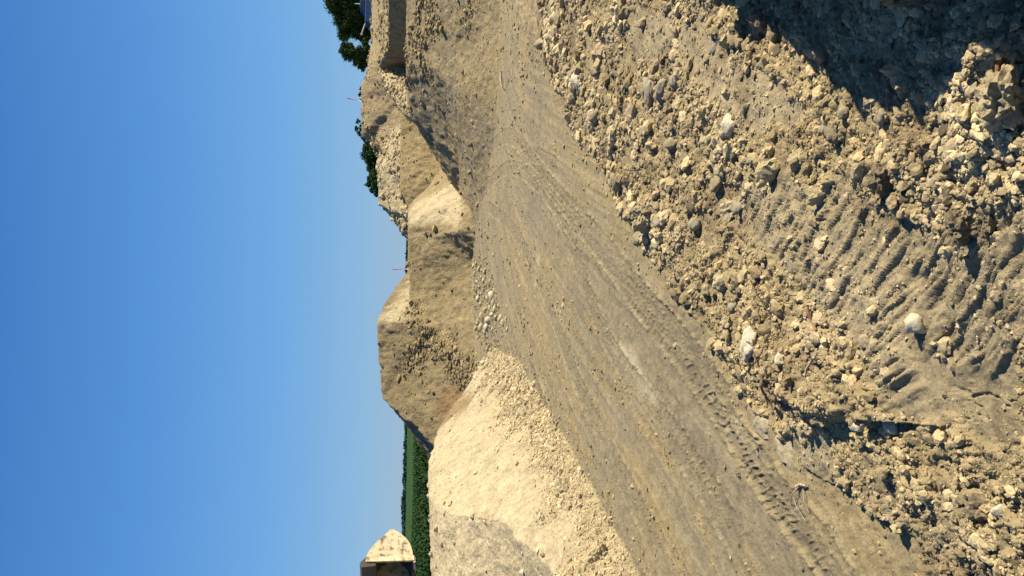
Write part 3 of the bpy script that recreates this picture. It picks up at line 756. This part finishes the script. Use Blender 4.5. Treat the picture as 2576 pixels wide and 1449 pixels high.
twig("branch", [([(1895, 815, .03), (1903, 850, .04), (1909, 890, .04), (1912, 925, .02)], (.009, .006)), ([(1906, 866, .04), (1890, 858, .05), (1880, 852, .04)], (.005, .003)), ([(1908, 866, .04), (1918, 876, .04)], (.004, .002))], M_bark, "dark stick lying against the large white stone")
twig("branch", [([(1934, 944, .06), (1942, 972, .10), (1950, 1000, .08), (1956, 1030, .04)], (.013, .008)), ([(1936, 954, .08), (1950, 955, .07), (1966, 955, .05)], (.007, .005)), ([(1945, 975, .09), (1960, 985, .06), (1972, 1010, .04)], (.004, .002)), ([(1950, 990, .08), (1944, 1012, .05)], (.003, .002))], M_bark, "forked dark stick hanging over the step below the white stone")
twig("stick", [([(2046, 768, .05), (2050, 790, .05), (2054, 812, .03), (2056, 832, .01)], (.012, .010))], M_red, "short splintered reddish stick poking out above the scraped clay", "stick")
twig("stick", [([(2058, 900, .04), (2045, 922, .04), (2030, 945, .02)], (.012, .010)), ([(2058, 900, .05), (2064, 896, .04)], (.016, .012))], M_dry, "pale stub of a branch with a knobbed end", "stick")
twig("twig", [([(1896, 700, .04), (1915, 730, .07), (1935, 765, .06), (1948, 800, .02)], (.004, .003)), ([(1905, 752, .04), (1930, 738, .08), (1980, 728, .05), (2010, 722, .03)], (.004, .002)), ([(1940, 770, .06), (1965, 748, .08), (2000, 732, .06), (2030, 722, .03)], (.0045, .002)), ([(1915, 730, .07), (1900, 742, .05)], (.002, .001)), ([(1925, 748, .07), (1945, 735, .06)], (.002, .001))], M_bark, "thin dry twigs fanned out on the cream rubble", "twig")
twig("twig", [([(2018, 1222, .02), (2005, 1245, .05), (1995, 1275, .02)], (.007, .003)), ([(2006, 1250, .04), (2018, 1275, .05), (2033, 1312, .02)], (.003, .002)), ([(2026, 1226, .02), (2033, 1260, .04), (2040, 1288, .02)], (.004, .002)), ([(2008, 1224, .02), (2022, 1218, .03), (2034, 1222, .02)], (.012, .009))], M_dry, "three-pronged dry twig lying across the near tyre marks", "twig")
twig("branch", [([(1262, 182, .05), (1266, 200, .10), (1267, 214, .10), (1272, 220, .12)], (.016, .014)), ([(1272, 220, .12), (1274, 205, .16), (1277, 190, .22), (1279, 178, .24)], (.014, .020)), ([(1277, 190, .22), (1284, 180, .22)], (.012, .010))], M_dry, "pale curled branch lying alone on the far track")
twig("stick", [([(2532, 150, .03), (2538, 185, .06), (2545, 215, .03)], (.010, .008))], M_red, "dark reddish stick stuck in the huge clay block", "stick")
twig("twig", [([(1288, 168, .02), (1290, 188, .03)], (.010, .006))], M_dry, "short straw-like twig beyond the curled branch", "twig")
twig("stick", [([(1338, 1088, .02), (1341, 1120, .03)], (.014, .010))], M_bark, "thin dark stick at the skirt of the nearest mound", "stick")

# ------------------------------------------------------------------ range poles
def plain(name, col, rough=.6, metal=0):
    m, t, b = newmat(name, rough); b.inputs["Metallic"].default_value = metal
    n = t.nodes.new("ShaderNodeTexNoise"); n.inputs["Scale"].default_value = 9; n.inputs["Detail"].default_value = 6
    r_ = t.nodes.new("ShaderNodeMapRange"); r_.inputs[1].default_value = .3; r_.inputs[2].default_value = .7; r_.inputs[3].default_value = .75; r_.inputs[4].default_value = 1.15
    v_ = t.nodes.new("ShaderNodeVectorMath"); v_.operation = 'SCALE'; v_.inputs[0].default_value = col
    t.links.new(n.outputs[0], r_.inputs[0]); t.links.new(r_.outputs[0], v_.inputs["Scale"]); t.links.new(v_.outputs[0], b.inputs["Base Color"])
    return m
M_pr = plain("red_paint", (.45, .04, .04)); M_pw = plain("white_paint", (.8, .8, .76)); M_st = plain("steel", (.2, .2, .2), .4, .8)
def range_pole(base, top, bands, label, rad=.022):
    e = bpy.data.objects.new("range_pole", None); COL.objects.link(e); e.location = base
    tag(e, label, "range pole", "red and white range poles")
    d = (Vector(top) - Vector(base)); n = len(bands)
    for i, q in enumerate(bands):
        a = d * (i / n); b = d * ((i + 1) / n)
        V, F = tube_np([a, b], [rad, rad], 10)
        mesh_py("red_band" if q == 'r' else "white_band", V, F, M_pr if q == 'r' else M_pw, e)
    V, F = tube_np([-d.normalized() * .35, Vector((0, 0, 0))], [.004, rad * .8], 8)
    mesh_py("steel_tip", V, F, M_st, e)
range_pole(W(1029, 677, 49), W(988, 678.5, 49), "wr", "upright range pole seen alone against the sky left of the long ridge")
range_pole(W(988, 325, 60), W(945, 325, 60), "wr", "range pole standing in front of the brown rubble bank", .026)
range_pole(W(927, 259, 65.6), W(873, 247, 65.6), "rwr", "leaning range pole on top of the high bank, below the trees", .03)

# ------------------------------------------------------------------ vegetation
def leaf_mat(name, a, b, tr=.25):
    m, t, bs_ = newmat(name, .55)
    bs_.inputs["Specular IOR Level"].default_value = .05; bs_.inputs["Roughness"].default_value = 1
    n = t.nodes.new("ShaderNodeTexNoise"); n.inputs["Scale"].default_value = .9; n.inputs["Detail"].default_value = 5
    oi = t.nodes.new("ShaderNodeNewGeometry")
    r_ = t.nodes.new("ShaderNodeValToRGB"); r_.color_ramp.elements[0].position = .35; r_.color_ramp.elements[1].position = .68
    r_.color_ramp.elements[0].color = (*a, 1); r_.color_ramp.elements[1].color = (*b, 1)
    ad = t.nodes.new("ShaderNodeMath"); ad.operation = 'MULTIPLY_ADD'; ad.inputs[1].default_value = .25; ad.inputs[2].default_value = -.12
    t.links.new(oi.outputs["Random Per Island"], ad.inputs[0])
    a2 = t.nodes.new("ShaderNodeMath"); t.links.new(n.outputs[0], a2.inputs[0]); t.links.new(ad.outputs[0], a2.inputs[1])
    tc = t.nodes.new("ShaderNodeTexCoord"); t.links.new(tc.outputs["Object"], n.inputs["Vector"])
    t.links.new(a2.outputs[0], r_.inputs[0]); t.links.new(r_.outputs[0], bs_.inputs["Base Color"])
    return m
M_leaf = leaf_mat("dark_leaves", (.014, .034, .012), (.085, .125, .030))
M_leaf2 = leaf_mat("bush_leaves", (.018, .045, .016), (.060, .11, .034))
M_trunk = bark("tree_bark", (.06, .05, .04))
def leaves(centers, radii, per, size, seed):
    g_ = np.random.default_rng(seed); Vs = []; 
    for c_, r_, n in zip(centers, radii, per):
        p = g_.normal(size=(n, 3)); p /= np.linalg.norm(p, axis=1)[:, None]; p *= (g_.uniform(.25, 1.0, n) ** .5)[:, None]
        # sub-clumps make the outline uneven
        sc_ = g_.normal(size=(max(4, n // 70), 3)); sc_ /= np.linalg.norm(sc_, axis=1)[:, None]; sc_ *= g_.uniform(.5, .95, len(sc_))[:, None]
        k = g_.integers(0, len(sc_), n); m = g_.uniform(size=n) < .75
        p = np.where(m[:, None], sc_[k] + .20 * g_.normal(size=(n, 3)), p * .8) * np.array(r_)
        a = g_.normal(size=(n, 3)); a /= np.linalg.norm(a, axis=1)[:, None]; b = np.cross(a, g_.normal(size=(n, 3))); b /= np.linalg.norm(b, axis=1)[:, None]
        s_ = size * g_.uniform(.6, 1.3, n)[:, None]
        q = p + np.array(c_)
        Vs.append(np.stack([q - a * s_, q + b * s_ * .5, q + a * s_, q - b * s_ * .5], 1).reshape(-1, 3))
    V = np.concatenate(Vs); F = np.arange(len(V)).reshape(-1, 4)
    return V, F
def tree(base, clumps, y, label, cat, name, mat, dens=1.0, size=.17, seed=1, nl=9, trunk=.22):
    """clumps: (u, v, radius in px) of the crown's masses at distance y"""
    e = bpy.data.objects.new(name, None); COL.objects.link(e); e.location = base; tag(e, label, cat)
    B = np.array(base); cs, rs, pr = [], [], []
    g_ = random.Random(seed)
    for (u, v, q) in clumps:
        p = np.array(W(u, v, y + g_.uniform(-1, 1))); R0 = q / FPX * y
        cs.append(p - B); rs.append((R0, R0 * 1.15, R0 * .92)); pr.append(int(420 * dens * (R0 / 1.5) ** 2) + 60)
    V, F = leaves(cs, rs, pr, size, seed)
    mesh_np("crown", V, F, mat, None, False, e)
    top = np.mean(cs, 0); parts = []
    mid = np.array([top[0] * .35, top[1] * .3, max(.8, top[2] * .45)])
    parts.append(tube_np([(0, 0, -.4), tuple(mid * .5), tuple(mid)], [trunk * 1.2, trunk, trunk * .8], 8))
    for c_ in cs[:nl * 2]:
        a = mid * g_.uniform(.7, 1.0); m_ = (a + c_) / 2 + np.array([g_.uniform(-.2, .2), g_.uniform(-.2, .2), .25])
        parts.append(tube_np([tuple(a), tuple(m_), tuple(c_)], [trunk * .5, trunk * .3, trunk * .1], 6))
    V, F = join(parts); mesh_py("trunk", V, F, M_trunk, e)
def gz(x, y): return float(zat(x, y)[0])
def base_at(v, y, u=930):
    p = W(u, v, y); return (p[0], p[1], gz(p[0], p[1]) - .1)
tree(base_at(20, 108), [(850, -70, 50), (880, -30, 45), (845, -10, 30), (843, 14, 24), (862, 30, 26), (858, 52, 20), (868, 66, 18), (885, 15, 30), (890, 50, 26), (908, 20, 28), (915, 60, 22), (866, 84, 17), (890, 78, 18), (880, 35, 30), (905, 45, 28), (835, 5, 20), (910, 85, 18), (920, 88, 18), (925, 40, 25)],
     108, "tall dark tree at the picture's upper edge behind the blue truck", "tree", "broadleaf_tree", M_leaf, 9.0, .135, 3)
tree(base_at(130, 104), [(868, 112, 12), (868, 128, 14), (874, 142, 13), (882, 120, 11), (890, 140, 15), (900, 152, 13), (908, 165, 10), (915, 172, 8), (915, 140, 16), (922, 120, 14), (905, 125, 10), (925, 155, 12), (893, 160, 8), (918, 105, 9), (885, 130, 15), (900, 138, 16), (912, 152, 14), (925, 135, 14)],
     104, "lower dark tree with sky showing between its branches, below the tallest tree", "tree", "broadleaf_tree", M_leaf, 7.0, .13, 4)
tree(base_at(235, 100, 905), [(909, 222, 6), (910, 235, 7), (911, 248, 6)], 100, "low bush peeping over the bank beside the leaning range pole", "bush", "bush", M_leaf2, 1.5, .2, 5, 3, .08)
tree(base_at(322, 98, 905), [(901, 306, 6), (897, 322, 6.5), (902, 336, 7), (908, 320, 8), (912, 345, 7), (918, 353, 5)], 98, "small sparse tree on the crest between the two poles and the dark bushes", "tree", "broadleaf_tree", M_leaf2, 3.0, .13, 6, 6, .1)
tree(base_at(390, 92, 930), [(924, 372, 14), (921, 390, 13), (930, 405, 12), (938, 385, 16), (932, 425, 11), (942, 415, 14), (925, 368, 10), (945, 395, 17), (940, 372, 14), (935, 398, 16), (948, 420, 16)], 92, "dense green bush behind the far mound, upper of the bush pair", "bush", "bush", M_leaf2, 11.0, .11, 7, 5, .1)
tree(base_at(460, 90, 940), [(932, 450, 12), (930, 463, 11), (940, 475, 11), (946, 488, 9), (944, 455, 15), (950, 440, 15), (938, 440, 13), (952, 470, 13)], 90, "dense dark bush behind the far mound, lower of the bush pair", "bush", "bush", M_leaf2, 11.0, .11, 8, 5, .1)

# corn field: a sheet of tops, with blades on the nearer rows
g_ = np.random.default_rng(9)
ys = np.concatenate([np.linspace(33, 62, 190), np.geomspace(62.3, 420, 150)]); xs = np.linspace(-1, 1, 520)
CX = (-16 - .52 * ys)[:, None] * (1 - xs) / 2 + (np.interp(ys, [33, 55, 62, 420], [-13.5, -10.0, 3.0, 40]))[:, None] * (1 + xs) / 2; CY = np.repeat(ys[:, None], xs.size, 1)
CZ = 1.80 + .12 * fbm(CX * 1.5, CY * 1.5, 301, 3) + .12 * fbm(CX * 5, CY * 5, 302, 2) + .12 * fbm(CX * .1, CY * .1, 303, 2) + np.interp(CY, [33, 420], [0, .55])
Vc = np.stack([CX, CY, CZ], -1).reshape(-1, 3); ii = np.arange(CX.size).reshape(CX.shape)
Fc = np.stack([ii[:-1, :-1], ii[:-1, 1:], ii[1:, 1:], ii[1:, :-1]], -1).reshape(-1, 4)
n = 100000; by = 33 + 90 * g_.uniform(0, 1, n) ** 1.6; bx0 = -16 - .42 * by; bx1 = np.interp(by, [33, 55, 62, 123], [-13.5, -10, 3, 8]); bx = bx0 + (bx1 - bx0) * g_.uniform(0, 1, n)
bx = np.round(bx / .75) * .75 + g_.normal(0, .08, n)
az = g_.uniform(0, 6.28, n); ln_ = g_.uniform(.2, .42, n); w_ = .035; z0 = 1.6 + g_.uniform(0, .35, n)
dx = np.cos(az); dy = np.sin(az)
q0 = np.stack([bx - dy * w_, by + dx * w_, z0], -1); q1 = np.stack([bx + dy * w_, by - dx * w_, z0], -1)
q2 = np.stack([bx + dx * ln_ * .5 + dy * w_, by + dy * ln_ * .5 - dx * w_, z0 + ln_ * .6], -1); q3 = np.stack([bx + dx * ln_ * .5 - dy * w_, by + dy * ln_ * .5 + dx * w_, z0 + ln_ * .6], -1)
Vb = np.stack([q0, q1, q2, q3], 1).reshape(-1, 3); Fb = np.arange(len(Vb)).reshape(-1, 4) + len(Vc)
M_corn = leaf_mat("corn_leaves", (.019, .042, .014), (.034, .066, .020))
tag(mesh_np("corn_field", np.concatenate([Vc, Vb]), np.concatenate([Fc, Fb]), M_corn, None, False), "green corn field stretching to the horizon behind the mounds", "corn field", kind='stuff')
# far hedge of trees on the horizon
n = 420; hx = g_.uniform(-210, 60, n); cl = [(x, 400 + g_.uniform(-8, 8), 1.9 + 1.0 * float(vnoise(np.array([x * .045]), np.array([0.]), 7)[0]) + g_.uniform(0, .5)) for x in hx]
V, F = leaves(cl, [(3.4, 3, 1.5)] * n, [110] * n, .75, 31)
tag(mesh_np("distant_treeline", V, F, leaf_mat("far_leaves", (.018, .045, .028), (.035, .070, .040)), None, False), "thin dark line of far trees on the horizon beyond the corn", "treeline", kind='stuff')

# ------------------------------------------------------------------ solids helpers
def boxp(x0, x1, y0, y1, z0, z1, tx=0, ty=0):
    """box with a top shrunk by tx, ty on each side"""
    V = [(x0, y0, z0), (x1, y0, z0), (x1, y1, z0), (x0, y1, z0), (x0 + tx, y0 + ty, z1), (x1 - tx, y0 + ty, z1), (x1 - tx, y1 - ty, z1), (x0 + tx, y1 - ty, z1)]
    return V, [(3, 2, 1, 0), (4, 5, 6, 7), (0, 1, 5, 4), (1, 2, 6, 5), (2, 3, 7, 6), (3, 0, 4, 7)]
def prism(prof, y0, y1):
    """profile in x,z extruded along y"""
    n = len(prof); V = [(x, y0, z) for x, z in prof] + [(x, y1, z) for x, z in prof]
    F = [tuple(range(n)), tuple(range(2 * n - 1, n - 1, -1))] + [(i, i + n, (i + 1) % n + n, (i + 1) % n) for i in range(n)]
    return V, F
def part(name, sh, mat, parent, bev=.0, smooth=False):
    V, F = join(sh) if isinstance(sh, list) else sh
    o = mesh_py(name, V, F, mat, parent, smooth)
    if bev:
        b = o.modifiers.new("bevel", 'BEVEL'); b.width = bev; b.segments = 2; b.limit_method = 'ANGLE'
    return o
def wheel(parent, x, y, z, r_, w_, tyre, rim):
    e = part("wheel", tube_np([(x, y - w_ / 2, z), (x, y - w_ / 2 + .03, z), (x, y + w_ / 2 - .03, z), (x, y + w_ / 2, z)], [r_ * .93, r_, r_, r_ * .93], 24), tyre, parent)
    part("rim", tube_np([(x, y - w_ / 2 - .012, z), (x, y + w_ / 2 + .012, z)], [r_ * .52, r_ * .52], 16), rim, e)

# ------------------------------------------------------------------ blue truck under the trees
M_blue = plain("blue_paint", (.018, .06, .15), .45); M_sunblue = plain("sunlit_blue_paint", (.42, .50, .66), .45); M_glass = plain("dark_glass", (.03, .035, .04), .1); M_rub = plain("tyre_rubber", (.025, .025, .025), .9)  # paler copy of the blue: sunlight on the rear put into the paint
M_greym = plain("grey_metal", (.33, .36, .37), .5)
tx = W(930, 34, 100); tz = gz(tx[0], tx[1]) - .03
tr = bpy.data.objects.new("truck", None); COL.objects.link(tr); tr.location = (tx[0], tx[1], tz); tr.rotation_euler = (0, 0, math.radians(8))
tag(tr, "blue truck with a sunlit pale rear parked on the high bank beneath the tallest tree", "truck")
part("body", [boxp(-1.55, 1.5, -.8, .8, .55, 1.35)], M_blue, tr, .05)
part("cab", prism([(1.5, 1.352), (1.45, 2.02), (.45, 2.05), (-.25, 1.352)], -.76, .76), M_blue, tr, .04)
part("rear_panel", [boxp(1.502, 1.55, -.79, .79, .56, 1.34), boxp(1.47, 1.53, -.74, -.62, 1.36, 2.0), boxp(1.47, 1.53, .62, .74, 1.36, 2.0), boxp(1.44, 1.52, -.74, .74, 1.92, 2.03), boxp(1.47, 1.53, -.62, .62, 1.36, 1.5)], M_sunblue, tr, .01)
part("rear_window", boxp(1.485, 1.51, -.62, .62, 1.5, 1.92), M_glass, tr)
part("grille", [boxp(1.552, 1.565, -.6, .6, .70 + .12 * k, .76 + .12 * k) for k in range(4)], M_glass, tr)
for (a, b) in ((.55, 1.30), (-.08, .44)):
    part("side_window", prism([(a, 1.45), (b, 1.45), (b - .02, 1.92), (max(a, .32), 1.92) if a < .3 else (a, 1.92)], -.775, -.762), M_glass, tr)
for x in (-1.0, 1.0):
    for y in (-.72, .72): wheel(tr, x, y, .38, .38, .22, M_rub, M_greym)
part("beacon", tube_np([(1.2, 0, 2.0), (1.2, 0, 2.5), (1.2, 0, 2.75)], [.07, .07, .03], 10), plain("beacon_white", (.7, .72, .68), .4), tr)
part("arm", [tube_np([(-1.5, -.3, 1.3), (-2.0, -.3, 1.45), (-2.9, -.3, 1.72)], [.07, .1, .08], 10), tube_np([(-3.0, -.38, 1.76), (-3.0, -.22, 1.76)], [.16, .16], 16)], M_greym, tr)

# ------------------------------------------------------------------ excavator, its bucket hanging over the nearest mound
def dirty(name, a, b, c3):
    m, t, bs_ = newmat(name, .75)
    n = t.nodes.new("ShaderNodeTexNoise"); n.inputs["Scale"].default_value = 5.5; n.inputs["Detail"].default_value = 9; n.inputs["Roughness"].default_value = .65
    r_ = t.nodes.new("ShaderNodeValToRGB"); e_ = r_.color_ramp.elements; e_[0].position = .38; e_[0].color = (*a, 1); e_[1].position = .52; e_[1].color = (*c3, 1); q = e_.new(.44); q.color = (*b, 1)
    tc = t.nodes.new("ShaderNodeTexCoord"); t.links.new(tc.outputs["Object"], n.inputs["Vector"])
    t.links.new(n.outputs[0], r_.inputs[0]); t.links.new(r_.outputs[0], bs_.inputs["Base Color"])
    bp = t.nodes.new("ShaderNodeBump"); bp.inputs["Strength"].default_value = .5; bp.inputs["Distance"].default_value = .02; t.links.new(n.outputs[0], bp.inputs["Height"]); t.links.new(bp.outputs[0], bs_.inputs["Normal"])
    return m
M_buck = dirty("muddy_steel", (.09, .075, .06), (.34, .25, .14), (.50, .42, .26)); M_yel = dirty("muddy_yellow_paint", (.30, .22, .12), (.50, .33, .07), (.55, .38, .08)); M_dk = plain("dark_steel_and_shade", (.07, .06, .05), .7)
bp0 = W(1040, 1406, 20.5); ang = math.radians(52)
ex = bpy.data.objects.new("excavator", None); COL.objects.link(ex); ex.location = bp0; ex.rotation_euler = (0, 0, ang)
tag(ex, "excavator at the lower edge with its mud-caked bucket raised above the corn", "excavator")
prof = [(0, 0), (.28, .03), (.56, .13), (.79, .34), (.90, .50), (.96, .60), (.86, .68), (.76, .78), (.62, .92), (.38, 1.12), (.15, 1.24), (.03, 1.20)]
def sm(pr):
    q = [pr[0]]
    for i in range(len(pr) - 1):
        a, b = pr[i], pr[i + 1]; q += [(a[0] * .75 + b[0] * .25, a[1] * .75 + b[1] * .25), (a[0] * .25 + b[0] * .75, a[1] * .25 + b[1] * .75)]
    q.append(pr[-1]); return q
pf = sm(prof); BW = 1.35
bk = part("bucket", [prism(pf, -.0, .035), prism(pf, BW - .035, BW)], M_buck, ex)
n = len(pf); ins_ = [(x * .95 - .0, z * .95 + .03) for x, z in pf]
Vb = [(x, .035, z) for x, z in pf] + [(x, BW - .035, z) for x, z in pf] + [(x, .035, z) for x, z in ins_] + [(x, BW - .035, z) for x, z in ins_]
Fb = [(i, i + n, i + 1 + n, i + 1) for i in range(n - 1)] + [(i + 2 * n, i + 1 + 2 * n, i + 1 + 3 * n, i + 3 * n) for i in range(n - 1)] + [(0, 2 * n, 3 * n, n), (n - 1, 2 * n - 1, 4 * n - 1, 3 * n - 1)]
part("shell", (Vb, Fb), M_dk, bk)  # darker than the side plates: shade inside the mouth put into the colour
part("side_rim", [boxp(-.05, .09, -.022, .045, -.02, 1.24)], dirty("worn_edge", (.22, .15, .08), (.42, .25, .09), (.60, .50, .33)), bk)
part("top_lip", [prism([(-.16, .98), (.05, .96), (.10, 1.26), (-.05, 1.40), (-.2, 1.34)], .02, BW)], M_dk, bk, .015)
part("bottom_edge", [boxp(-.10, .05, 0, BW, -.05, 0)], M_buck, bk)
for k in range(5): part("tooth", prism([(-.10, -.05), (-.10, .0), (-.30, -.06)], .06 + k * .28, .18 + k * .28), M_dk, bk)
# arm, boom and machine stand beyond the picture's edge
part("dipper_arm", [prism([(-.15, 1.34), (-.32, 1.30), (-2.6, 2.7), (-2.5, 3.3)], .50, .85)], M_yel, ex, .02)
part("linkage", [prism([(-.2, 1.35), (-.6, 1.62), (-.55, 1.70), (-.12, 1.40)], .55, .80)], M_yel, ex)
part("boom", [prism([(-2.4, 2.7), (-2.3, 3.5), (-3.4, 3.9), (-5.6, .9), (-5.0, .6), (-3.4, 3.0)], .45, .90)], M_yel, ex, .02)
part("hydraulic_cylinder", tube_np([(-3.3, .67, 4.1), (-2.4, .67, 3.45)], [.08, .05], 10), M_dk, ex)
gx = -3.25 + .1
part("house", [boxp(-8.2, -4.9, -.35, 1.75, -2.0 + .1, -.5)], M_yel, ex, .08)
part("cab", [boxp(-6.3, -4.95, -.33, .40, -.49, .75, .08, .05)], M_yel, ex, .05)
part("cab_window", [boxp(-6.1, -5.1, -.345, -.30, -.2, .55, .04, 0), boxp(-4.96, -4.93, -.2, .28, -.3, .55)], M_glass, ex)
for y in (-.55, 1.55):
    part("track", [prism([(-8.2, -2.6), (-7.9, -2.1), (-5.0, -2.1), (-4.7, -2.6), (-5.0, -3.2), (-7.9, -3.2)], y - .25, y + .25)], M_rub, ex, .06)
